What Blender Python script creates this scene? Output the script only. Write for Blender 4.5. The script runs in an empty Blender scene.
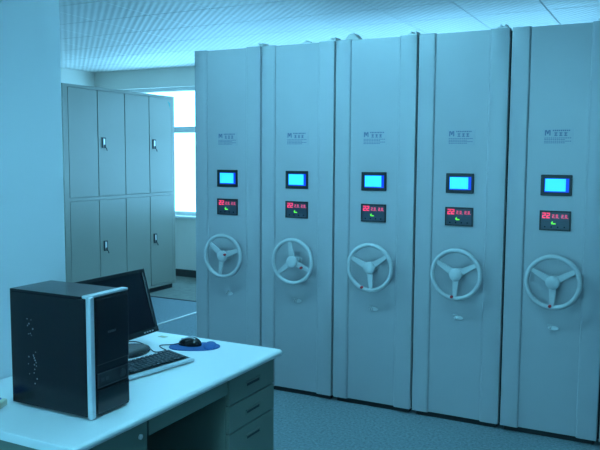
import bpy, bmesh, math, random
from math import sin, cos, pi, radians
from mathutils import Vector, Matrix

random.seed(7)
scene = bpy.context.scene
C = scene.collection

# ------------------------------------------------------------------ camera
F_PX, YAW, PITCH, ROLL, CAM_H = 728.27, -0.4774, 0.0921, 0.0059, 1.6088
fw = Vector((sin(YAW) * cos(PITCH), cos(YAW) * cos(PITCH), -sin(PITCH)))
rt = Vector((cos(YAW), -sin(YAW), 0.0))
up = rt.cross(fw)
r2 = rt * cos(ROLL) + up * sin(ROLL)
u2 = up * cos(ROLL) - rt * sin(ROLL)
cam = bpy.data.cameras.new('camera')
cam.sensor_width = 36.0
cam.lens = 36.0 * F_PX / 600.0
cam.clip_start = 0.05
cam_ob = bpy.data.objects.new('camera', cam)
M = Matrix((r2, u2, -fw)).transposed().to_4x4()
M.translation = Vector((0, 0, CAM_H))
cam_ob.matrix_world = M
C.objects.link(cam_ob)
scene.camera = cam_ob

# ------------------------------------------------------------------ sky and exposure
SKY = (0.21, 0.70, 1.0)
world = bpy.data.worlds.new('overcast_sky')
scene.world = world
world.use_nodes = True
bg = world.node_tree.nodes['Background']
bg.inputs['Color'].default_value = (*SKY, 1)
bg.inputs['Strength'].default_value = 12.5
scene.view_settings.view_transform = 'Standard'
scene.view_settings.look = 'None'
scene.view_settings.gamma = 1.0
scene.view_settings.use_curve_mapping = False
scene.view_settings.exposure = 0.0

# room extents
X0, X1, Y0, Y1, ZC = -7.40, 3.00, -2.60, 7.95, 2.80
WALL_X = -2.292            # face of the near partition wall behind the desk
WALL_END = 2.264
WIN_FAR = (-7.0, -0.6, 0.82, 2.54)     # x0, x1, z0, z1 on y = Y1
WIN_LEFT = (3.2, 4.6, 0.82, 2.54)      # y0, y1, z0, z1 on x = X0
WIN_BACK = (-2.2, -0.5, 0.90, 2.64)     # x0, x1, z0, z1 on y = Y0


def portal(name, loc, rot, sx, sy):
    l = bpy.data.lights.new(name, 'AREA')
    l.shape = 'RECTANGLE'
    l.size, l.size_y = sx, sy
    l.cycles.is_portal = True
    o = bpy.data.objects.new(name, l)
    o.location, o.rotation_euler = loc, rot
    C.objects.link(o)


portal('daylight_far_window', ((WIN_FAR[0] + WIN_FAR[1]) / 2, Y1 + 0.22, (WIN_FAR[2] + WIN_FAR[3]) / 2),
       (radians(-90), 0, 0), WIN_FAR[1] - WIN_FAR[0], WIN_FAR[3] - WIN_FAR[2])
portal('daylight_side_window', (X0 - 0.22, (WIN_LEFT[0] + WIN_LEFT[1]) / 2, (WIN_LEFT[2] + WIN_LEFT[3]) / 2),
       (radians(-90), 0, radians(90)), WIN_LEFT[1] - WIN_LEFT[0], WIN_LEFT[3] - WIN_LEFT[2])
portal('daylight_back_window', ((WIN_BACK[0] + WIN_BACK[1]) / 2, Y0 - 0.22, (WIN_BACK[2] + WIN_BACK[3]) / 2),
       (radians(90), 0, 0), WIN_BACK[1] - WIN_BACK[0], WIN_BACK[3] - WIN_BACK[2])


LAMP = 58.0               # strength of the ceiling lamps' diffusers

# ------------------------------------------------------------------ materials
def mat(name, col, rough=0.5, metal=0.0, noise=0.0, nscale=30.0, bump=0.0, bscale=200.0,
        emit=None, estr=0.0, coat=0.0, spec=0.5):
    m = bpy.data.materials.new(name)
    m.use_nodes = True
    nt = m.node_tree
    b = nt.nodes['Principled BSDF']
    b.inputs['Base Color'].default_value = (*col, 1)
    b.inputs['Roughness'].default_value = rough
    b.inputs['Metallic'].default_value = metal
    b.inputs['Coat Weight'].default_value = coat
    b.inputs['Specular IOR Level'].default_value = spec
    if emit:
        b.inputs['Emission Color'].default_value = (*emit, 1)
        b.inputs['Emission Strength'].default_value = estr
    tc = nt.nodes.new('ShaderNodeTexCoord')
    if noise:
        n = nt.nodes.new('ShaderNodeTexNoise')
        n.inputs['Scale'].default_value = nscale
        n.inputs['Detail'].default_value = 4
        nt.links.new(tc.outputs['Object'], n.inputs['Vector'])
        r = nt.nodes.new('ShaderNodeValToRGB')
        r.color_ramp.elements[0].position = 0.3
        r.color_ramp.elements[1].position = 0.7
        r.color_ramp.elements[0].color = (*[c * (1 - noise) for c in col], 1)
        r.color_ramp.elements[1].color = (*[min(1, c * (1 + noise)) for c in col], 1)
        nt.links.new(n.outputs['Fac'], r.inputs['Fac'])
        nt.links.new(r.outputs['Color'], b.inputs['Base Color'])
    if bump:
        n2 = nt.nodes.new('ShaderNodeTexNoise')
        n2.inputs['Scale'].default_value = bscale
        nt.links.new(tc.outputs['Object'], n2.inputs['Vector'])
        bp = nt.nodes.new('ShaderNodeBump')
        bp.inputs['Strength'].default_value = bump
        bp.inputs['Distance'].default_value = 0.002
        nt.links.new(n2.outputs['Fac'], bp.inputs['Height'])
        nt.links.new(bp.outputs['Normal'], b.inputs['Normal'])
    return m


def ceiling_mat():
    m = bpy.data.materials.new('embossed_ceiling_tile')
    m.use_nodes = True
    nt = m.node_tree
    b = nt.nodes['Principled BSDF']
    b.inputs['Roughness'].default_value = 0.55
    tc = nt.nodes.new('ShaderNodeTexCoord')
    sep = nt.nodes.new('ShaderNodeSeparateXYZ')
    nt.links.new(tc.outputs['Object'], sep.inputs[0])

    def wave(sock):
        mu = nt.nodes.new('ShaderNodeMath'); mu.operation = 'MULTIPLY'
        mu.inputs[1].default_value = 2 * pi / 0.075
        si = nt.nodes.new('ShaderNodeMath'); si.operation = 'SINE'
        nt.links.new(sock, mu.inputs[0]); nt.links.new(mu.outputs[0], si.inputs[0])
        return si.outputs[0]
    pr = nt.nodes.new('ShaderNodeMath'); pr.operation = 'MULTIPLY'
    nt.links.new(wave(sep.outputs['X']), pr.inputs[0])
    nt.links.new(wave(sep.outputs['Y']), pr.inputs[1])
    bp = nt.nodes.new('ShaderNodeBump')
    bp.inputs['Strength'].default_value = 0.5
    bp.inputs['Distance'].default_value = 0.006
    nt.links.new(pr.outputs[0], bp.inputs['Height'])
    nt.links.new(bp.outputs['Normal'], b.inputs['Normal'])
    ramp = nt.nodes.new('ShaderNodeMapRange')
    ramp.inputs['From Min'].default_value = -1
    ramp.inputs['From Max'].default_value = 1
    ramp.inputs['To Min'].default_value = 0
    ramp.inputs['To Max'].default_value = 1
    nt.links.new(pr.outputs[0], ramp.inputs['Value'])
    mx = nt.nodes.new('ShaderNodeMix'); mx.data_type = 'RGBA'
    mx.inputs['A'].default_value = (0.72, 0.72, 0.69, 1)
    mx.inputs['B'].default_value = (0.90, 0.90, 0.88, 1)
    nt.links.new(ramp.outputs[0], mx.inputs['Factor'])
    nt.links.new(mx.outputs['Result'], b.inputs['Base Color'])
    return m


def glass_mat(name, tint):
    m = bpy.data.materials.new(name)
    m.use_nodes = True
    nt = m.node_tree
    nt.nodes.remove(nt.nodes['Principled BSDF'])
    out = nt.nodes['Material Output']
    t = nt.nodes.new('ShaderNodeBsdfTransparent')
    t.inputs[0].default_value = (*tint, 1)
    g = nt.nodes.new('ShaderNodeBsdfGlossy')
    g.inputs['Roughness'].default_value = 0.03
    mx = nt.nodes.new('ShaderNodeMixShader')
    mx.inputs[0].default_value = 0.06
    nt.links.new(t.outputs[0], mx.inputs[1]); nt.links.new(g.outputs[0], mx.inputs[2])
    nt.links.new(mx.outputs[0], out.inputs['Surface'])
    return m


def carpet_mat(name, c1, c2, scale):
    m = mat(name, c1, rough=0.95, bump=0.6, bscale=350, spec=0.15)
    nt = m.node_tree
    b = nt.nodes['Principled BSDF']
    tc = nt.nodes.new('ShaderNodeTexCoord')
    n = nt.nodes.new('ShaderNodeTexNoise')
    n.inputs['Scale'].default_value = scale
    n.inputs['Detail'].default_value = 6
    n.inputs['Roughness'].default_value = 0.75
    nt.links.new(tc.outputs['Object'], n.inputs['Vector'])
    r = nt.nodes.new('ShaderNodeValToRGB')
    r.color_ramp.elements[0].position, r.color_ramp.elements[1].position = 0.35, 0.65
    r.color_ramp.elements[0].color = (*c1, 1)
    r.color_ramp.elements[1].color = (*c2, 1)
    nt.links.new(n.outputs['Fac'], r.inputs['Fac'])
    nt.links.new(r.outputs['Color'], b.inputs['Base Color'])
    return m


MT = dict(
    enamel=mat('pale_blue_grey_enamel', (0.40, 0.41, 0.43), 0.30, noise=0.03, nscale=3, bump=0.05, bscale=500),
    wheel=mat('handwheel_grey_enamel', (0.54, 0.56, 0.57), 0.25),
    body=mat('cabinet_side_grey', (0.40, 0.43, 0.44), 0.5, noise=0.03, nscale=3),
    rubber=mat('black_rubber_seal', (0.015, 0.018, 0.02), 0.8, bump=0.1),
    kick=mat('dark_kick_plinth', (0.02, 0.022, 0.025), 0.7, bump=0.1),
    label=mat('label_pale_grey', (0.385, 0.40, 0.43), 0.30, noise=0.02),
    ink=mat('faded_blue_print', (0.10, 0.14, 0.24), 0.6, noise=0.05),
    black=mat('black_plastic', (0.012, 0.014, 0.018), 0.42, bump=0.05, bscale=800),
    gloss=mat('glossy_black_plastic', (0.012, 0.014, 0.018), 0.18, noise=0.02),
    screen_dark=mat('switched_off_screen', (0.005, 0.007, 0.012), 0.25, noise=0.02, spec=0.25),
    case=mat('black_painted_steel', (0.003, 0.004, 0.007), 0.20, bump=0.05, bscale=900, spec=0.3),
    silver=mat('silver_plastic', (0.62, 0.66, 0.70), 0.35, metal=0.3, noise=0.02),
    chrome=mat('chrome', (0.92, 0.93, 0.94), 0.22, metal=0.25, noise=0.02),
    lcd_blue=mat('lcd_deep_blue', (0.0, 0.02, 0.3), 0.4, emit=(0.0, 0.05, 0.85), estr=0.85, noise=0.02),
    lcd_cyan=mat('lcd_lit_text_area', (0.05, 0.4, 0.6), 0.4, emit=(0.03, 0.60, 1.0), estr=1.1, noise=0.02),
    led_panel=mat('dark_teal_led_panel', (0.035, 0.055, 0.08), 0.35, noise=0.05),
    led_red=mat('red_led', (0.5, 0.03, 0.08), 0.4, emit=(1.0, 0.05, 0.16), estr=0.95, noise=0.02),
    led_red_dim=mat('dim_red_led', (0.4, 0.05, 0.1), 0.4, emit=(1.0, 0.09, 0.22), estr=0.6, noise=0.02),
    led_green=mat('green_led', (0.1, 0.5, 0.05), 0.4, emit=(0.16, 0.9, 0.03), estr=0.9, noise=0.02),
    red=mat('red_plastic', (0.55, 0.03, 0.04), 0.4, noise=0.03),
    wall=mat('painted_plaster', (0.86, 0.88, 0.92), 0.65, noise=0.015, nscale=2, bump=0.08, bscale=120),
    wall_far=mat('cream_plaster', (0.80, 0.79, 0.73), 0.7, noise=0.015, nscale=2, bump=0.08, bscale=120),
    base=mat('dark_baseboard', (0.04, 0.045, 0.045), 0.6, noise=0.05),
    tile=ceiling_mat(),
    grid=mat('ceiling_backing', (0.30, 0.33, 0.32), 0.7, noise=0.03),
    carpet=carpet_mat('blue_grey_carpet', (0.13, 0.175, 0.195), (0.26, 0.335, 0.36), 60),
    rear_floor=carpet_mat('grey_green_floor', (0.17, 0.19, 0.17), (0.23, 0.25, 0.22), 12),
    strip=mat('metal_edge_strip', (0.55, 0.57, 0.55), 0.35, metal=0.6, noise=0.04),
    frame=mat('white_window_frame', (0.75, 0.78, 0.78), 0.5, noise=0.02),
    glass=glass_mat('window_glass', (0.93, 0.97, 0.96)),
    tinted=glass_mat('daylight_dimming_glass', (0.80, 0.76, 0.80)),  # tint added to weaken the daylight these panes let in
    steel=mat('cream_steel_cabinet', (0.265, 0.275, 0.235), 0.32, noise=0.02, nscale=2, bump=0.04, bscale=300),
    dark_handle=mat('dark_handle_plate', (0.03, 0.035, 0.04), 0.4, noise=0.03),
    sticker=mat('teal_sticker', (0.05, 0.30, 0.28), 0.5, noise=0.1),
    desk_top=mat('white_laminate', (0.87, 0.89, 0.90), 0.34, noise=0.012, nscale=4),
    desk_body=mat('grey_green_laminate', (0.17, 0.215, 0.185), 0.5, noise=0.03, nscale=6),
    recess=mat('dark_pull_recess', (0.03, 0.035, 0.04), 0.6, noise=0.05),
    key=mat('dark_grey_keycap', (0.035, 0.04, 0.05), 0.5, noise=0.03),
    pad=mat('blue_fabric_pad', (0.02, 0.09, 0.27), 0.8, noise=0.08, nscale=200, bump=0.2, bscale=900),
    cable=mat('black_cable', (0.03, 0.035, 0.04), 0.5, noise=0.03),
    cream=mat('cream_plastic', (0.72, 0.70, 0.56), 0.45, noise=0.02),
    blue=mat('blue_plastic', (0.06, 0.14, 0.55), 0.4, noise=0.03),
    paper=mat('white_paper', (0.9, 0.9, 0.88), 0.7, noise=0.02),
    tan=mat('tan_paper_tag', (0.55, 0.50, 0.35), 0.7, noise=0.06),
    lamp_tube=mat('lit_fluorescent_diffuser', (0.8, 0.85, 0.9), 0.5, emit=(0.22, 0.72, 1.0), estr=LAMP, noise=0.02),
    lamp_body=mat('white_lamp_housing', (0.8, 0.82, 0.84), 0.4, noise=0.02),
    speck=mat('grey_specks', (0.25, 0.27, 0.3), 0.35, metal=0.6, noise=0.1),
)


# ------------------------------------------------------------------ mesh helpers
def box(bm, a, b, bev=0.0, seg=2):
    x0, y0, z0 = a
    x1, y1, z1 = b
    t = bmesh.new()
    bmesh.ops.create_cube(t, size=1.0)
    for v in t.verts:
        v.co = Vector(((x0 + x1) / 2 + v.co.x * (x1 - x0), (y0 + y1) / 2 + v.co.y * (y1 - y0),
                       (z0 + z1) / 2 + v.co.z * (z1 - z0)))
    if bev > 0:
        bmesh.ops.bevel(t, geom=t.edges[:], offset=bev, segments=seg, affect='EDGES', profile=0.5)
    me = bpy.data.meshes.new('tmp')
    t.to_mesh(me)
    bm.from_mesh(me)
    bpy.data.meshes.remove(me)
    t.free()


def prism(bm, pts, axis, a, b):
    """extrude a polygon (list of 2D points) along an axis from a to b"""
    def P(p, h):
        return {'x': (h, p[0], p[1]), 'y': (p[0], h, p[1]), 'z': (p[0], p[1], h)}[axis]
    v0 = [bm.verts.new(P(p, a)) for p in pts]
    v1 = [bm.verts.new(P(p, b)) for p in pts]
    n = len(pts)
    bm.faces.new(v0); bm.faces.new(v1[::-1])
    for i in range(n):
        j = (i + 1) % n
        bm.faces.new((v0[i], v1[i], v1[j], v0[j]))


def tube(bm, pts, r, n=8, closed=False):
    pts = [Vector(p) for p in pts]
    rings = []
    N = len(pts)
    prev = None
    for i, p in enumerate(pts):
        if closed:
            d = (pts[(i + 1) % N] - pts[i - 1]).normalized()
        else:
            d = (pts[min(i + 1, N - 1)] - pts[max(i - 1, 0)]).normalized()
        if prev is None:
            ref = Vector((0, 0, 1)) if abs(d.z) < 0.9 else Vector((1, 0, 0))
            a = d.cross(ref).normalized()
        else:
            a = (prev - d * prev.dot(d)).normalized()
        prev = a
        b = d.cross(a)
        rr = r[i] if isinstance(r, (list, tuple)) else r
        rings.append([bm.verts.new(p + (a * cos(2 * pi * k / n) + b * sin(2 * pi * k / n)) * rr) for k in range(n)])
    m = N if closed else N - 1
    for i in range(m):
        A, B = rings[i], rings[(i + 1) % N]
        for k in range(n):
            bm.faces.new((A[k], A[(k + 1) % n], B[(k + 1) % n], B[k]))
    if not closed:
        bm.faces.new(rings[0][::-1]); bm.faces.new(rings[-1])


def lathe(bm, prof, n=24, axis='z'):
    """prof: list of (radius, height)"""
    rings = []
    for r, h in prof:
        ring = []
        for k in range(n):
            a = 2 * pi * k / n
            if axis == 'z':
                co = (r * cos(a), r * sin(a), h)
            else:
                co = (r * cos(a), h, r * sin(a))
            ring.append(bm.verts.new(co))
        rings.append(ring)
    for A, B in zip(rings, rings[1:]):
        for k in range(n):
            bm.faces.new((A[k], A[(k + 1) % n], B[(k + 1) % n], B[k]))
    bm.faces.new(rings[0][::-1]); bm.faces.new(rings[-1])


def obj(name, bm, material, parent=None, smooth=False, bevel=0.0, matrix=None):
    bmesh.ops.recalc_face_normals(bm, faces=bm.faces[:])
    if matrix is not None:
        bmesh.ops.transform(bm, matrix=matrix, verts=bm.verts[:])
    me = bpy.data.meshes.new(name)
    bm.to_mesh(me)
    bm.free()
    me.materials.append(MT[material])
    if smooth:
        for p in me.polygons:
            p.use_smooth = True
        me.set_sharp_from_angle(angle=radians(40))
    o = bpy.data.objects.new(name, me)
    C.objects.link(o)
    if bevel:
        md = o.modifiers.new('edge_rounding', 'BEVEL')
        md.width = bevel
        md.segments = 2
        md.limit_method = 'ANGLE'
    if parent:
        o.parent = parent
    return o


def bx(name, a, b, material, parent=None, bev=0.0):
    bm = bmesh.new()
    box(bm, a, b, bev)
    return obj(name, bm, material, parent)


def thing(name, label, cat, loc=(0, 0, 0), rz=0.0, group=None):
    o = bpy.data.objects.new(name, None)
    o.empty_display_size = 0.1
    o.location = loc
    o.rotation_euler = (0, 0, rz)
    C.objects.link(o)
    o['label'] = label
    o['category'] = cat
    if group:
        o['group'] = group
    return o


def tag(o, label, cat, group=None):
    o['label'] = label
    o['category'] = cat
    if group:
        o['group'] = group
    return o


def struct(o, label=None, cat=None):
    o['kind'] = 'structure'
    if label:
        o['label'] = label
        o['category'] = cat
    return o


def copy_tree(o, parent=None):
    c = o.copy()
    C.objects.link(c)
    c.parent = parent
    for ch in list(o.children):
        copy_tree(ch, c)
    return c


# ------------------------------------------------------------------ room shell
SEAM_Y = 6.60
struct(bx('floor', (X0 - .3, Y0 - .3, -0.10), (X1 + .3, SEAM_Y, 0.0), 'carpet'),
       'blue grey speckled carpet floor in front of the compact shelving', 'floor')
struct(bx('floor_rear', (X0 - .3, SEAM_Y, -0.10), (X1 + .3, Y1 + .3, 0.0), 'rear_floor'),
       'grey green floor beyond the dark seam under the far window', 'floor')
struct(bx('trim_1', (-4.385, 2.6, 0.0), (-4.355, SEAM_Y - 0.015, 0.008), 'strip'),
       'pale metal edging strip on the carpet beyond the desk', 'floor trim')
struct(bx('trim_2', (-5.44, SEAM_Y - 0.015, 0.0), (-3.15, SEAM_Y + 0.015, 0.006), 'base'),
       'dark floor joint strip running towards the steel cabinet', 'floor trim')


def wall_with_opening(name, axis, pos, thick, u0, u1, opening, material, label):
    """axis 'y': wall plane y = pos, thickness outwards; opening (u0,u1,z0,z1)"""
    bm = bmesh.new()
    o0, o1, z0, z1 = opening
    for a0, a1, b0, b1 in ((u0, u1, 0, z0), (u0, u1, z1, ZC + 0.1), (u0, o0, z0, z1), (o1, u1, z0, z1)):
        if axis == 'y':
            box(bm, (a0, min(pos, pos + thick), b0), (a1, max(pos, pos + thick), b1))
        else:
            box(bm, (min(pos, pos + thick), a0, b0), (max(pos, pos + thick), a1, b1))
    return struct(obj(name, bm, material), label, 'wall')


wall_with_opening('wall_far', 'y', Y1, 0.25, X0 - .25, X1 + .25, WIN_FAR, 'wall_far',
                  'pale far wall around the bright window')
wall_with_opening('wall_left', 'x', X0, -0.25, Y0, Y1, WIN_LEFT, 'wall_far',
                  'pale side wall above and behind the tall steel cabinet')
wall_with_opening('wall_back', 'y', Y0, -0.25, X0 - .25, X1 + .25, WIN_BACK, 'wall',
                  'white wall with window behind the viewer')
struct(bx('wall_right', (X1, Y0, 0), (X1 + .25, Y1, ZC + .1), 'wall'), 'white wall closing the room at right', 'wall')
struct(bx('wall_near', (WALL_X - 0.35, Y0, 0), (WALL_X, WALL_END, ZC - 0.012), 'wall'),
       'smooth bluish white partition wall directly behind the desk', 'wall')
struct(bx('baseboard_far', (X0, Y1 - 0.02, 0), (X1, Y1, 0.095), 'base'),
       'dark baseboard along the far window wall', 'baseboard')


def window(name, axis, pos, op, n, label, outward, pane='glass'):
    u0, u1, z0, z1 = op
    tz0, tz1 = 1.935, 2.015       # transom bar

    def bb(bm, a0, a1, c0, c1, d0, d1, bev=0.0):
        if axis == 'y':
            ys = sorted((pos + outward * d0, pos + outward * d1))
            box(bm, (a0, ys[0], c0), (a1, ys[1], c1), bev)
        else:
            xs = sorted((pos + outward * d0, pos + outward * d1))
            box(bm, (xs[0], a0, c0), (xs[1], a1, c1), bev)
    bm = bmesh.new()
    w = 0.05
    bb(bm, u0, u1, z0, z0 + w, .08, .16); bb(bm, u0, u1, z1 - w, z1, .08, .16)
    bb(bm, u0, u0 + w, z0 + w, z1 - w, .08, .16); bb(bm, u1 - w, u1, z0 + w, z1 - w, .08, .16)
    root = struct(obj(name, bm, 'frame'), label, 'window')
    bm = bmesh.new(); bb(bm, u0 + w, u1 - w, tz0, tz1, .085, .155)
    obj('transom', bm, 'frame', root)
    step = (u1 - u0 - 2 * w) / n
    for i in range(1, n):
        bm = bmesh.new()
        c = u0 + w + i * step
        bb(bm, c - .025, c + .025, z0 + w, tz0, .085, .155)
        bb(bm, c - .025, c + .025, tz1, z1 - w, .085, .155)
        obj('mullion', bm, 'frame', root)
    for i in range(n):
        a0 = u0 + w + i * step + (.025 if i else 0)
        a1 = u0 + w + (i + 1) * step - (.025 if i < n - 1 else 0)
        for c0, c1 in ((z0 + w, tz0), (tz1, z1 - w)):
            bm = bmesh.new(); bb(bm, a0, a1, c0, c1, .118, .122)
            obj('pane', bm, pane, root)
    bm = bmesh.new(); bb(bm, u0 - .03, u1 + .03, z0 - .035, z0 - .001, -.04, .07, .006)
    obj('window_sill', bm, 'frame', root)
    return root


window('window_1', 'y', Y1, WIN_FAR, 5, 'bright overexposed window in the far wall beyond the steel cabinet', 1, 'tinted')
window('window_2', 'x', X0, WIN_LEFT, 3, 'daylit side window hidden behind the partition wall', -1, 'tinted')
window('window_3', 'y', Y0, WIN_BACK, 3, 'daylit window behind the viewer', -1)

# ceiling: slab + embossed square tiles
ceil = struct(bx('ceiling', (X0 - .25, Y0 - .25, ZC), (X1 + .25, Y1 + .25, ZC + 0.1), 'grid'),
              'pale suspended ceiling of embossed square tiles', 'ceiling')
T = 0.60
bm = bmesh.new()
box(bm, (0.003, 0.003, -0.010), (T - 0.003, T - 0.003, 0.0), 0.003, 1)
tile0 = obj('ceiling_tile', bm, 'tile', ceil)
first = True
gx0 = -2.18 - 9 * T
gy0 = Y1 - 18 * T
for i in range(18):
    for j in range(18):
        x, y = gx0 + i * T, gy0 + j * T
        if x < X0 - 0.4 or x + T > X1 + 0.2 or y < Y0 - 0.2:
            continue
        if x < WALL_X - 0.3 and y < WALL_END - T:
            continue
        if first:
            t, first = tile0, False
        else:
            t = tile0.copy(); C.objects.link(t); t.parent = ceil
        t.location = (x, y, ZC)

# ceiling lamp above the walkway between desk and shelving (just above the picture)


def ceiling_lamp(loc, label, rz=0.0, d=0.035, shade=0.0):
    """skirted batten: d is the depth of the side skirts below the tray"""
    t = thing('ceiling_lamp', label, 'lamp', (loc[0], loc[1], ZC - .0105 - d - .025), rz, 'fluorescent ceiling lamps')
    bm = bmesh.new()
    box(bm, (-.62, -.15, d), (.62, .15, d + .025))
    box(bm, (-.62, -.15, .0), (.62, -.135, d)); box(bm, (-.62, .135, .0), (.62, .15, d))
    box(bm, (-.62, -.135, .0), (-.605, .135, d)); box(bm, (.605, -.135, .0), (.62, .135, d))
    if shade:                        # added shade, keeps lamp light off the upper partition wall
        box(bm, (-.62, -.15, -shade), (.62, -.140, .0))
    obj('housing', bm, 'lamp_body', t)
    for yy in (-.07, .07):
        bm = bmesh.new()
        tube(bm, [(-.595, yy, d - .027), (.595, yy, d - .027)], .022, 10)
        obj('tube', bm, 'lamp_tube', t, smooth=True)
    return t


ceiling_lamp((-2.0, 2.95), 'lit fluorescent ceiling lamp above the walkway beside the desk', shade=.10)
ceiling_lamp((-0.95, 1.15), 'lit fluorescent ceiling lamp nearest the viewer, in front of the desk', radians(90), .15)  # deep skirts added to cut light from the top of the partition
ceiling_lamp((-4.0, 2.10), 'lit fluorescent ceiling lamp behind the partition wall')

# ------------------------------------------------------------------ mobile compact shelving
YC = 4.281            # front plane of the shelving
CX0, W, HC = -3.066, 0.5474, 2.35
DEPTH = 2.30
GAP = 0.012

SEG = {'0': 'abcdef', '1': 'bc', '2': 'abged', '3': 'abgcd', '5': 'afgcd', '8': 'abcdefg'}


def seg_digit(bm, ch, x, z, w, h, t, y):
    s = {'a': (x, z + h - t, x + w, z + h), 'd': (x, z, x + w, z + t), 'g': (x, z + h / 2 - t / 2, x + w, z + h / 2 + t / 2),
         'f': (x, z + h / 2, x + t, z + h), 'b': (x + w - t, z + h / 2, x + w, z + h),
         'e': (x, z, x + t, z + h / 2), 'c': (x + w - t, z, x + w, z + h / 2)}
    for k in SEG[ch]:
        a = s[k]
        box(bm, (a[0], y - 0.001, a[1]), (a[2], y, a[3]))


def make_cabinet():
    """local origin: floor, left front corner; x right, y into the room"""
    w = W - GAP
    t = thing('mobile_shelving_cabinet', '', 'cabinet')
    # carcass behind the front
    bx('body', (0.012, 0.05, 0.045), (w - 0.012, DEPTH, HC - 0.012), 'body', t)
    bx('plinth', (0.02, 0.035, 0.0), (w - 0.02, DEPTH - 0.02, 0.045), 'kick', t)
    # profiled front: two raised stiles and a recessed centre panel
    sl, sr = 0.104, w - 0.112
    ch = 0.013                        # sloped step between stile and recessed panel
    for side in (0, 1):
        pts = [(0.0, 0.05), (0.0, 0.006), (0.0018, 0.0018), (0.006, 0.0), (sl - ch, 0.0)]
        pts += [(sl - ch + ch * sin(radians(15 * k)), ch - ch * cos(radians(15 * k))) for k in range(1, 7)] + [(sl, 0.05)]
        if side:
            wr = w - sr
            pts = [(w - p[0] * wr / sl, p[1]) for p in pts]
        bm = bmesh.new()
        prism(bm, pts, 'z', 0.035, HC)
        obj('stile', bm, 'enamel', t, smooth=True)
    bm = bmesh.new()
    box(bm, (sl - 0.002, 0.012, 0.037), (sr + 0.002, 0.05, HC - 0.003), 0.001, 1)
    obj('front_panel', bm, 'enamel', t)
    bx('rubber_seal', (w - 0.002, 0.030, 0.04), (w + GAP - 0.0005, 0.055, HC - 0.015), 'rubber', t)
    for xx in (w - 0.095,):
        bm = bmesh.new()
        box(bm, (xx, 0.10, HC - 0.012), (xx + 0.06, 0.22, HC + 0.026), 0.003, 1)
        box(bm, (xx + 0.012, 0.12, HC + 0.022), (xx + 0.020, 0.20, HC + 0.042))
        box(bm, (xx + 0.040, 0.12, HC + 0.022), (xx + 0.048, 0.20, HC + 0.042))
        obj('top_guide', bm, 'paper', t)
    cx = 0.268
    fy = 0.012           # face of the centre panel
    # printed label
    lz = 1.735
    lab = bx('label_plate', (cx - .083, fy - .0015, lz - .046), (cx + .083, fy + .002, lz + .046), 'label', t, 0.0006)
    bm = bmesh.new()
    y = fy - 0.0015

    def ink(x0, z0, x1, z1):
        box(bm, (cx + x0, y - .0005, lz + z0), (cx + x1, y, lz + z1))
    # emblem
    ink(-.072, .006, -.066, .036); ink(-.048, .006, -.042, .036)
    prism(bm, [(cx - .067, lz + .036), (cx - .061, lz + .036), (cx - .055, lz + .020), (cx - .060, lz + .012)], 'y', y - .0005, y)
    prism(bm, [(cx - .047, lz + .036), (cx - .053, lz + .036), (cx - .058, lz + .020), (cx - .054, lz + .012)], 'y', y - .0005, y)
    # one row of small print
    for k in range(9):
        ink(-.030 + k * .0105, .030, -.023 + k * .0105, .037)
    # three bold signs
    for k in range(3):
        x = -.022 + k * .026
        ink(x, .003, x + .018, .007); ink(x + .002, .012, x + .016, .016)
        ink(x + .007, .003, x + .011, .024); ink(x, .020, x + .018, .023)
    # small print block
    for r in range(4):
        n = 13 - (r % 2) * 3
        for k in range(n):
            ink(-.074 + k * .0112, -.010 - r * .009, -.066 + k * .0112, -.006 - r * .009)
    obj('lettering', bm, 'ink', lab)
    # LCD
    sz = 1.463
    bm = bmesh.new()
    x0, x1, z0, z1 = cx - .084, cx + .084, sz - .059, sz + .059
    m = .020
    box(bm, (x0, fy - .010, z0), (x1, fy, z0 + m), .003, 1); box(bm, (x0, fy - .010, z1 - m), (x1, fy, z1), .003, 1)
    box(bm, (x0, fy - .010, z0 + m * .8), (x0 + m, fy, z1 - m * .8), .003, 1)
    box(bm, (x1 - m * .8, fy - .010, z0 + m * .8), (x1, fy, z1 - m * .8), .003, 1)
    scr = obj('display_frame', bm, 'black', t)
    bx('display_screen', (x0 + m * .8, fy - .004, z0 + m * .8), (x1 - m * .7, fy - .001, z1 - m * .8), 'lcd_blue', scr)
    bx('display_text_area', (x0 + .024, fy - .0055, z0 + .026), (x1 - .034, fy - .004, z1 - .023), 'lcd_cyan', scr)
    # LED control panel
    ez = 1.264
    x0, x1, z0, z1 = cx - .084, cx + .084, ez - .056, ez + .056
    bm = bmesh.new()
    m = .008
    box(bm, (x0, fy - .008, z0), (x1, fy, z0 + m)); box(bm, (x0, fy - .008, z1 - m), (x1, fy, z1))
    box(bm, (x0, fy - .008, z0 + m), (x0 + m, fy, z1 - m)); box(bm, (x1 - m, fy - .008, z0 + m), (x1, fy, z1 - m))
    led = obj('control_panel', bm, 'black', t)
    bx('panel_face', (x0 + m, fy - .005, z0 + m), (x1 - m, fy - .001, z1 - m), 'led_panel', led)
    bm = bmesh.new()
    for k in range(2):
        seg_digit(bm, '2', x0 + .014 + k * .023, ez + .012, .019, .032, .0062, fy - .005)
    obj('large_digits', bm, 'led_red', led)
    bm = bmesh.new()
    for k, xx in enumerate((.068, .088, .117, .137)):
        seg_digit(bm, '0' if k % 2 else '2', x0 + xx, ez + .015, .011, .020, .0042, fy - .005)
        box(bm, (x0 + xx + .013, fy - .006, ez + .013), (x0 + xx + .017, fy - .005, ez + .017))
    obj('small_digits', bm, 'led_red_dim', led)
    bm = bmesh.new()
    prism(bm, [(cx - .022, ez - .012), (cx - .013, ez - .002), (cx - .011, ez - .014), (cx + .004, ez - .015), (cx + .004, ez - .021),
               (cx - .018, ez - .021)], 'y', fy - .006, fy - .005)
    obj('arrow_light', bm, 'led_green', led)
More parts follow.
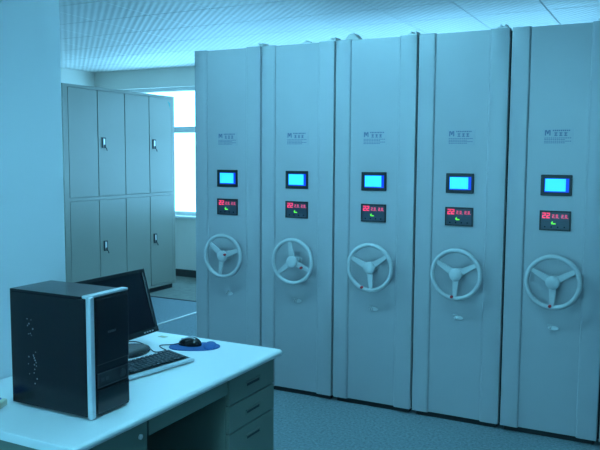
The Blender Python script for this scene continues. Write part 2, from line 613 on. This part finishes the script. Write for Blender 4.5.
    for k in range(4):
        bm = bmesh.new()
        lathe(bm, [(.004, 0), (.004, -.003), (.003, -.0042)], 10, 'y')
        obj('push_button', bm, 'gloss', led, matrix=Matrix.Translation((x0 + .030 + k * .035, fy - .005, ez - .036)))
    # lock below the wheel
    kz = 0.650
    lx = cx + .012
    bm = bmesh.new()
    prism(bm, [(.030 * cos(a), .013 * sin(a)) for a in [2 * pi * i / 20 for i in range(20)]], 'y', fy - .006, fy)
    lock = obj('lock_plate', bm, 'chrome', t, bevel=.001, matrix=Matrix.Translation((lx, 0, kz)))
    bm = bmesh.new()
    lathe(bm, [(.010, 0), (.010, -.014), (.008, -.017)], 14, 'y')
    obj('lock_cylinder', bm, 'chrome', lock, smooth=True, matrix=Matrix.Translation((lx - .014, fy - .004, kz)))
    bx('keyhole', (lx - .0155, fy - .0225, kz - .006), (lx - .0125, fy - .0205, kz + .006), 'black', lock)
    bx('lock_shield', (lx - .034, fy - .012, kz + .012), (lx - .004, fy - .001, kz + .021), 'wheel', lock, .002)
    return t


WHEEL_C = (0.280, 0.012, 0.926)     # on the panel


def make_wheel(parent, ang, pin):
    """ang: direction of the first spoke in degrees, counter-clockwise from +x seen by the viewer"""
    R = 0.143
    off = -0.085                     # rim plane stands proud of the panel
    T0 = Matrix.Translation(WHEEL_C)
    bm = bmesh.new()
    tube(bm, [(R * cos(2 * pi * k / 64), off, R * sin(2 * pi * k / 64)) for k in range(64)], 0.0135, 10, True)
    rim = obj('handwheel_rim', bm, 'wheel', parent, smooth=True, matrix=T0)
    bm = bmesh.new()
    lathe(bm, [(.030, 0), (.030, -.004), (.018, -.008), (.018, off + .012), (.036, off + .012), (.040, off), (.038, off - .012),
               (.028, off - .020), (.008, off - .023)], 24, 'y')
    hub = obj('handwheel_hub', bm, 'wheel', rim, smooth=True, matrix=T0)
    for k in range(3):
        a = radians(ang + 120 * k)
        bm = bmesh.new()
        n = 6
        for i in range(n):
            s0, s1 = .030 + (R - .032) * i / n, .030 + (R - .032) * (i + 1) / n
            w0, w1 = .020 - .008 * i / n, .020 - .008 * (i + 1) / n
            vs = []
            for s, wd in ((s0, w0), (s1, w1)):
                for dy in (-.007, .004):
                    for e in (-1, 1):
                        vs.append(bm.verts.new((s, off + dy, e * wd)))
            a0, a1, b0, b1, c0, c1, d0, d1 = vs
            for f in ((a0, a1, c1 if False else c1, c0), (b0, b1, d1, d0), (a0, b0, d0, c0), (a1, b1, d1, c1)):
                bm.faces.new(f)
            if i == 0:
                bm.faces.new((a0, a1, b1, b0))
            if i == n - 1:
                bm.faces.new((c0, c1, d1, d0))
        bmesh.ops.remove_doubles(bm, verts=bm.verts[:], dist=1e-5)
        obj('handwheel_spoke', bm, 'wheel', rim, bevel=.003, matrix=T0 @ Matrix.Rotation(-a, 4, 'Y'))
    pr, pa = pin
    pa = radians(pa)
    bm = bmesh.new()
    lathe(bm, [(.009, 0), (.009, -.014), (.006, -.018)], 12, 'y')
    p = obj('lock_pin', bm, 'red', rim, smooth=True,
            matrix=T0 @ Matrix.Translation((pr * cos(pa), off - .007, pr * sin(pa))))
    p['label'] = 'small red locking pin'


proto = make_cabinet()
GR = 'mobile compact shelving cabinets in a row'
NOTES = [
    ('pale mobile shelving cabinet at the left end of the row, nearest the window', 20, (.030, 25)),
    ('pale mobile shelving cabinet second from the left end of the row', -22, (.080, -26)),
    ('pale mobile shelving cabinet in the middle of the five with white scrap on top', 35, (.134, 250)),
    ('pale mobile shelving cabinet fourth from the left end of the row', 28, (.134, 262)),
    ('pale mobile shelving cabinet fifth from left, filling the right of the photo', 30, (.134, 266)),
    ('pale mobile shelving cabinet at the far right, almost wholly outside the photo', 30, (.134, 266)),
]
cabs = []
for i in range(6):
    cabs.append(proto if i == 0 else copy_tree(proto))
for i, (c, (lab, ang, pin)) in enumerate(zip(cabs, NOTES)):
    c.location = (CX0 + i * W + GAP / 2, YC, 0)
    c['label'] = lab
    c['group'] = GR
    make_wheel(c, ang, pin)
    if i == 1:
        bm = bmesh.new()
        box(bm, (.255, .10, HC - .012), (.315, .22, HC + .020), .003, 1)
        box(bm, (.268, .12, HC + .016), (.276, .20, HC + .036))
        obj('top_guide', bm, 'paper', c)

# ------------------------------------------------------------------ tall steel cabinet at the far left
SX, SY0, SY1, SH = -5.464, 5.415, 7.22, 2.335
st = thing('steel_storage_cabinet', 'tall cream steel storage cabinet with eight doors beside the far window', 'cabinet', (SX, SY0, 0))
D = 0.45
L = SY1 - SY0
lines = [5.478, 5.900, 6.326, 6.745, 7.163]
lines = [v - SY0 for v in lines]
MZ0, MZ1 = 1.150, 1.185
bm = bmesh.new()
box(bm, (-D, 0, 0.06), (-0.018, L, SH))
box(bm, (-0.018, 0, 0.06), (0, lines[0], SH)); box(bm, (-0.018, lines[4], 0.06), (0, L, SH))
box(bm, (-0.018, lines[0], SH - .03), (0, lines[4], SH)); box(bm, (-0.018, lines[0], .06), (0, lines[4], .09))
box(bm, (-0.018, lines[0], MZ0), (0, lines[4], MZ1))
obj('body', bm, 'steel', st)
bx('plinth', (-D + .02, .02, 0), (-.04, L - .02, .06), 'kick', st)
for r, (z0, z1, hz) in enumerate(((.09, MZ0, .650), (MZ1, SH - .03, 1.757))):
    for k in range(4):
        a, b = lines[k], lines[k + 1]
        d = bx('door', (-.016, a + .005, z0 + .004), (.002, b - .005, z1 - .004), 'steel', st, .002)
        if k % 2:
            hy = a + .082
            bm = bmesh.new()
            m = .011
            box(bm, (.002, hy - .026, hz - .055), (.012, hy - .026 + m, hz + .055))
            box(bm, (.002, hy + .026 - m, hz - .055), (.012, hy + .026, hz + .055))
            box(bm, (.002, hy - .015, hz + .044), (.012, hy + .015, hz + .055))
            box(bm, (.002, hy - .015, hz - .055), (.012, hy + .015, hz - .040))
            obj('handle_frame', bm, 'dark_handle', d)
            bx('handle_lever', (.002, hy - .014, hz - .022), (.016, hy + .012, hz + .042), 'chrome', d, .003)
            bm = bmesh.new()
            tube(bm, [(.010, hy + .012, hz - .045), (.022, hy + .022, hz - .060), (.020, hy + .034, hz - .085)], .005, 6)
            obj('hanging_key', bm, 'dark_handle', d)
        if r == 1 and k == 3:
            bm = bmesh.new()
            prism(bm, [(b - .075, z1 - .03), (b - .02, z1 - .055), (b - .022, z1 - .13), (b - .045, z1 - .075)], 'x', .002, .003)
            obj('sticker', bm, 'sticker', d)

# ------------------------------------------------------------------ desk
DX0, DX1, DY0, DY1, DZ = -2.285, -1.540, 1.537, 2.815, 0.750
dk = thing('office_desk', 'white topped office desk with grey drawers in the foreground', 'desk', (DX0, DY0, 0))
DW, DL = DX1 - DX0, DY1 - DY0
bm = bmesh.new()
prism(bm, [(0, DZ), (DW - .012, DZ), (DW - .002, DZ - .006), (DW, DZ - .014), (DW - .006, DZ - .026), (DW - .02, DZ - .030), (0, DZ - .030)],
      'y', 0, DL)
obj('desk_top', bm, 'desk_top', dk, bevel=.002)
FX = DW - 0.035           # plane of the drawer fronts
py0, py1 = 2.425 - DY0, 2.800 - DY0


def pedestal(a, b, fronts):
    bx('pedestal', (.04, a, .04), (FX - .016, b, DZ - .030), 'desk_body', dk)
    bx('pedestal_foot', (.06, a + .02, 0), (FX - .06, b - .02, .04), 'kick', dk)
    for z0, z1, hz in fronts:
        dr = bx('drawer_front', (FX - .016, a + .003, z0), (FX, b - .003, z1), 'desk_body', dk, .002)
        mid = (a + b) / 2
        if hz:
            bm = bmesh.new()
            box(bm, (FX, mid - .058, hz + .006), (FX + .006, mid + .058, hz + .012))
            box(bm, (FX, mid - .058, hz - .012), (FX + .004, mid + .058, hz - .008))
            box(bm, (FX, mid - .058, hz - .008), (FX + .004, mid - .053, hz + .006))
            box(bm, (FX, mid + .053, hz - .008), (FX + .004, mid + .058, hz + .006))
            obj('drawer_pull', bm, 'desk_body', dr)
            bx('pull_recess', (FX - .0005, mid - .053, hz - .008), (FX + .0015, mid + .053, hz + .006), 'recess', dr)


pedestal(py0, py1, ((.600, .713, .655), (.483, .594, .536), (.050, .477, .425)))
ly0, ly1 = .035, 1.915 - DY0
bx('pedestal', (.04, ly0, .04), (FX - .016, ly1, DZ - .030), 'desk_body', dk)
bx('pedestal_foot', (.06, ly0 + .02, 0), (FX - .06, ly1 - .02, .04), 'kick', dk)
door = bx('pedestal_door', (FX - .016, ly0 + .003, .050), (FX, ly1 - .003, .713), 'desk_body', dk, .002)
bm = bmesh.new()
lathe(bm, [(.009, 0), (.009, -.006), (.006, -.008)], 12, 'y')
obj('door_lock', bm, 'chrome', door, matrix=Matrix.Translation((FX, ly1 - .04, .665)) @ Matrix.Rotation(radians(90), 4, 'Z'))
bx('keyboard_drawer', (FX - .022, ly1 + .012, .650), (FX - .004, py0 - .003, .713), 'desk_body', dk, .002)
bx('drawer_box', (.12, ly1 + .02, .660), (FX - .022, py0 - .02, .700), 'desk_body', dk)
bx('modesty_panel', (.045, ly1, .15), (.063, py0, .655), 'desk_body', dk)

# ------------------------------------------------------------------ computer tower
tw = thing('computer_tower', 'black computer tower with silver edge stripe standing on the desk', 'computer', (-2.020, 1.736, DZ))
TL, TW_, TH = 0.366, 0.189, 0.410
bx('case', (0, 0, .008), (TL - .018, TW_, TH - .003), 'case', tw, .002)
bx('side_panel', (.004, -.003, .014), (TL - .019, .001, TH - .012), 'case', tw, .001)
bz = bx('front_bezel', (TL - .030, .004, .006), (TL - .006, TW_ - .002, TH - .006), 'gloss', tw, .004)
bm = bmesh.new()
box(bm, (TL - .018, -.003, .004), (TL - .004, .006, TH + .001), .003, 2)
box(bm, (TL - .034, -.003, TH - .008), (TL - .006, TW_ + .001, TH + .002), .003, 2)
obj('silver_trim', bm, 'silver', tw)
bx('front_silver_edge', (TL - .012, -.002, .004), (TL + .001, .018, TH - .003), 'silver', tw, .004)
bx('front_door', (TL - .010, .026, .176), (TL, TW_ - .006, TH - .014), 'gloss', tw, .003)
lower = bx('lower_front', (TL - .010, .026, .014), (TL - .001, TW_ - .006, .094), 'gloss', tw, .003)
pp = bx('port_panel', (TL - .010, .030, .100), (TL - .002, TW_ - .012, .148), 'black', tw, .002)
bm = bmesh.new()
box(bm, (TL - .002, .030, .100), (TL, TW_ - .012, .103)); box(bm, (TL - .002, .030, .145), (TL, TW_ - .012, .148))
box(bm, (TL - .002, .030, .103), (TL, .033, .145)); box(bm, (TL - .002, TW_ - .015, .103), (TL, TW_ - .012, .145))
obj('port_panel_rim', bm, 'key', pp)
bm = bmesh.new()
lathe(bm, [(.014, 0), (.014, -.003), (.011, -.004)], 18, 'y')
obj('power_button', bm, 'key', pp, matrix=Matrix.Translation((TL - .002, TW_ - .040, .124)) @ Matrix.Rotation(radians(90), 4, 'Z'))
for k in range(2):
    bx('usb_port', (TL - .002, .046 + k * .022, .118), (TL - .0012, .060 + k * .022, .130), 'key', pp)
bm = bmesh.new()
for k in range(5):
    box(bm, (TL, .080 + k * .008, .276), (TL + .0006, .085 + k * .008, .2835))
lg = obj('logo', bm, 'key', tw)
# clusters of small raised low contrast dots on the side panel
bm = bmesh.new()
for zc, n in ((.285, 9), (.185, 9), (.120, 7)):
    for k in range(n):
        x = .10 + random.uniform(-.018, .030)
        z = zc + random.uniform(-.035, .035)
        r = random.uniform(.0012, .0026)
        box(bm, (x - r, -.0038, z - r), (x + r, -.0030, z + r))
obj('side_specks', bm, 'speck', tw)['label'] = 'scattered bright specks on the side panel'
for xx in (.03, TL - .06):
    for yy in (.02, TW_ - .04):
        bx('foot', (xx, yy, 0), (xx + .03, yy + .02, .009), 'black', tw)

# ------------------------------------------------------------------ monitor
MW, MH, MT_ = 0.450, 0.300, 0.030
mo = thing('flat_monitor', 'black flat monitor standing behind the computer tower, screen dark', 'monitor', (-2.112, 2.435, DZ))
tilt = Matrix.Translation((0, 0, .052)) @ Matrix.Rotation(radians(-16.3), 4, 'Y')


def mbox(name, a, b, material, parent, bev=0.0):
    bm = bmesh.new()
    box(bm, a, b, bev)
    return obj(name, bm, material, parent, matrix=tilt)


housing = mbox('housing', (-.028, -MW / 2, 0), (-.008, MW / 2, MH), 'black', mo, .005)
mbox('back_cover', (-.050, -MW / 2 + .07, .05), (-.026, MW / 2 - .07, MH - .05), 'black', housing, .010)
bm = bmesh.new()
bw = .017
box(bm, (-.010, -MW / 2, MH - bw), (0, MW / 2, MH), .003); box(bm, (-.010, -MW / 2, 0), (0.002, MW / 2, .026), .004)
box(bm, (-.010, -MW / 2, .02), (0, -MW / 2 + bw, MH - .01), .003); box(bm, (-.010, MW / 2 - bw, .02), (0, MW / 2, MH - .01), .003)
bez = obj('bezel', bm, 'gloss', mo, matrix=tilt)
mbox('screen', (-.009, -MW / 2 + bw - .002, .024), (-.005, MW / 2 - bw + .002, MH - bw + .002), 'screen_dark', mo)
for k in range(4):
    mbox('button', (.002, .12 + k * .018, .009), (.004, .130 + k * .018, .015), 'silver', bez)
bm = bmesh.new()
tube(bm, [(-.055, 0, .012), (-.075, 0, .08), (-.070, 0, .16)], .022, 12)
obj('stand_neck', bm, 'gloss', mo, smooth=True)
bm = bmesh.new()
prism(bm, [(-.005 + .095 * cos(a), .120 * sin(a)) for a in [2 * pi * i / 28 for i in range(28)]], 'z', 0, .014)
obj('stand_base', bm, 'gloss', mo, bevel=.004)

# ------------------------------------------------------------------ keyboard
kb = thing('keyboard', 'black keyboard with grey front rail lying on the desk', 'keyboard', (-1.848, 2.025, DZ), radians(-10.0))
KL, KD = 0.445, 0.150
bm = bmesh.new()
prism(bm, [(-KD, .004), (-.004, .002), (0, .006), (-.002, .012), (-.026, .015), (-KD, .026)], 'y', 0, KL)
obj('tray', bm, 'black', kb, bevel=.002)
bx('front_rail', (-.026, .001, .004), (.003, KL - .001, .0155), 'silver', kb, .004)
slope = math.atan2(.011, .124)
bm = bmesh.new(); box(bm, (-.0075, -.0075, 0), (.0075, .0075, .007), .002, 1)
kmesh = obj('key', bm, 'key', kb)
rows = [(-.040, 18), (-.058, 20), (-.076, 20), (-.094, 20), (-.112, 21), (-.134, 18)]
firstk = True
for xr, n in rows:
    z = .016 + (-xr - .026) * math.tan(slope)
    wide = [(None)]
    step = (KL - .030) / n
    for k in range(n):
        y = .015 + step * (k + .5)
        if firstk:
            o, firstk = kmesh, False
        else:
            o = kmesh.copy(); C.objects.link(o); o.parent = kb
        o.location = (xr, y, z)
        sc = step / .0175
        if n == 18 and xr > -.05:
            sc *= .97
        o.scale = (1, sc * .95, 1)
        o.rotation_euler = (0, slope, 0)
for yy in (.03, KL - .06):
    bx('foot', (-KD + .006, yy, 0), (-KD + .02, yy + .03, .005), 'black', kb)
    bx('foot', (-.03, yy, 0), (-.016, yy + .03, .004), 'black', kb)


def smooth_path(pts, n=8):
    pts = [Vector(p) for p in pts]
    out = []
    P = [pts[0]] + pts + [pts[-1]]
    for i in range(1, len(P) - 2):
        p0, p1, p2, p3 = P[i - 1:i + 3]
        for k in range(n):
            t = k / n
            out.append(0.5 * ((2 * p1) + (-p0 + p2) * t + (2 * p0 - 5 * p1 + 4 * p2 - p3) * t * t + (-p0 + 3 * p1 - 3 * p2 + p3) * t ** 3))
    out.append(pts[-1])
    return out


# ------------------------------------------------------------------ mouse pad, mouse, cables
pad_pts = []
n = 56
for i in range(n):
    a = 2 * pi * i / n
    # two soft lobes with a waist between them
    r = 0.098 + 0.018 * cos(2 * a) + 0.004 * cos(a)
    pad_pts.append((r * cos(a), 0.88 * r * sin(a)))
bm = bmesh.new()
prism(bm, pad_pts, 'z', 0, .004)
mp = thing('mouse_pad', 'blue rounded mouse pad with wrist rest near the desk end', 'mouse pad', (-1.916, 2.660, DZ), radians(30))
obj('pad', bm, 'pad', mp, bevel=.0015)
bm = bmesh.new()
bmesh.ops.create_uvsphere(bm, u_segments=24, v_segments=12, radius=1.0)
for v in bm.verts:
    v.co = Vector((.074 + v.co.x * .030, v.co.y * .070, .004 + max(v.co.z, -0.02) * .014))
obj('wrist_rest', bm, 'pad', mp, smooth=True)

ms = thing('computer_mouse', 'glossy black mouse with silver highlight strips on the blue pad', 'mouse', (-1.942, 2.668, DZ + .0044), radians(12))
bm = bmesh.new()
bmesh.ops.create_uvsphere(bm, u_segments=28, v_segments=16, radius=1.0)
for v in bm.verts:
    x, y, z = v.co
    z = max(z, -0.12)
    taper = 1 - .12 * x
    v.co = Vector((x * .056, y * .031 * (1 + .08 * abs(x)), (z + .12) * .033 * (1 + .15 * x)))
body = obj('shell', bm, 'gloss', ms, smooth=True)
bm = bmesh.new()
tube(bm, [(-.036, -.004, .0235), (-.036, .004, .0235)], .007, 12)
obj('scroll_wheel', bm, 'silver', ms, smooth=True)
bm = bmesh.new()
for yy in (-.010, .010):  # silver strips modelled in place of specular streaks on the shell
    tube(bm, smooth_path([(-.046, yy, .0180), (-.020, yy, .0318), (.012, yy, .0368), (.030, yy, .0328)]), .0028, 6)
obj('highlight_strip', bm, 'silver', ms, smooth=True)

bm = bmesh.new()
tube(bm, smooth_path([(-1.990, 2.655, DZ + .010), (-2.02, 2.635, DZ + .004), (-2.060, 2.600, DZ + .003), (-2.02, 2.565, DZ + .003),
                      (-1.985, 2.545, DZ + .003), (-2.010, 2.500, DZ + .003), (-2.10, 2.560, DZ + .003), (-2.20, 2.600, DZ + .003),
                      (-2.27, 2.56, DZ + .003)]), .0025, 6)
tag(obj('mouse_cable', bm, 'cable', None, smooth=True), 'thin dark cable curling from the mouse towards the monitor', 'cable')
bm = bmesh.new()
tube(bm, smooth_path([(-1.968, 2.320, DZ + .012), (-1.992, 2.325, DZ + .004), (-2.005, 2.28, DZ + .003), (-2.03, 2.20, DZ + .003),
                      (-2.06, 2.10, DZ + .003), (-2.05, 2.0, DZ + .003), (-2.06, 1.90, DZ + .003)]), .0022, 6)
tag(obj('keyboard_cable', bm, 'cable', None, smooth=True), 'thin dark cable running from the back of the keyboard', 'cable')

bm = bmesh.new()
prism(bm, [(-.022, -.012), (.020, -.015), (.024, .010), (-.018, .014)], 'z', 0, .0012)
o = tag(obj('paper_tag', bm, 'tan'), 'small tan paper tag lying at the far desk corner', 'paper')
o.location = (-2.157, 2.745, DZ)

# small cream box at the left photo edge
cb = thing('desk_gadget', 'small cream plastic box with blue top at the left edge of the desk', 'box', (-2.046, 1.672, DZ), radians(20))
bx('housing', (-.06, -.036, 0), (.036, .036, .024), 'cream', cb, .005)
bx('blue_cover', (-.05, -.026, .022), (.020, .026, .029), 'blue', cb, .003)

# white scrap on top of the third cabinet
bm = bmesh.new()
prism(bm, [(-.055, 0), (.060, 0), (.052, .016), (.010, .052), (-.020, .076), (-.030, .064), (-.042, .072), (-.052, .050)], 'y', -.05, .05)
for v in bm.verts:
    v.co.y += v.co.z * 1.1
o = tag(obj('folded_paper', bm, 'paper', bevel=.004), 'bright white crumpled scrap lying on top of the middle shelving cabinet', 'paper')
o.location = (-1.885, YC + .101, HC - .012)
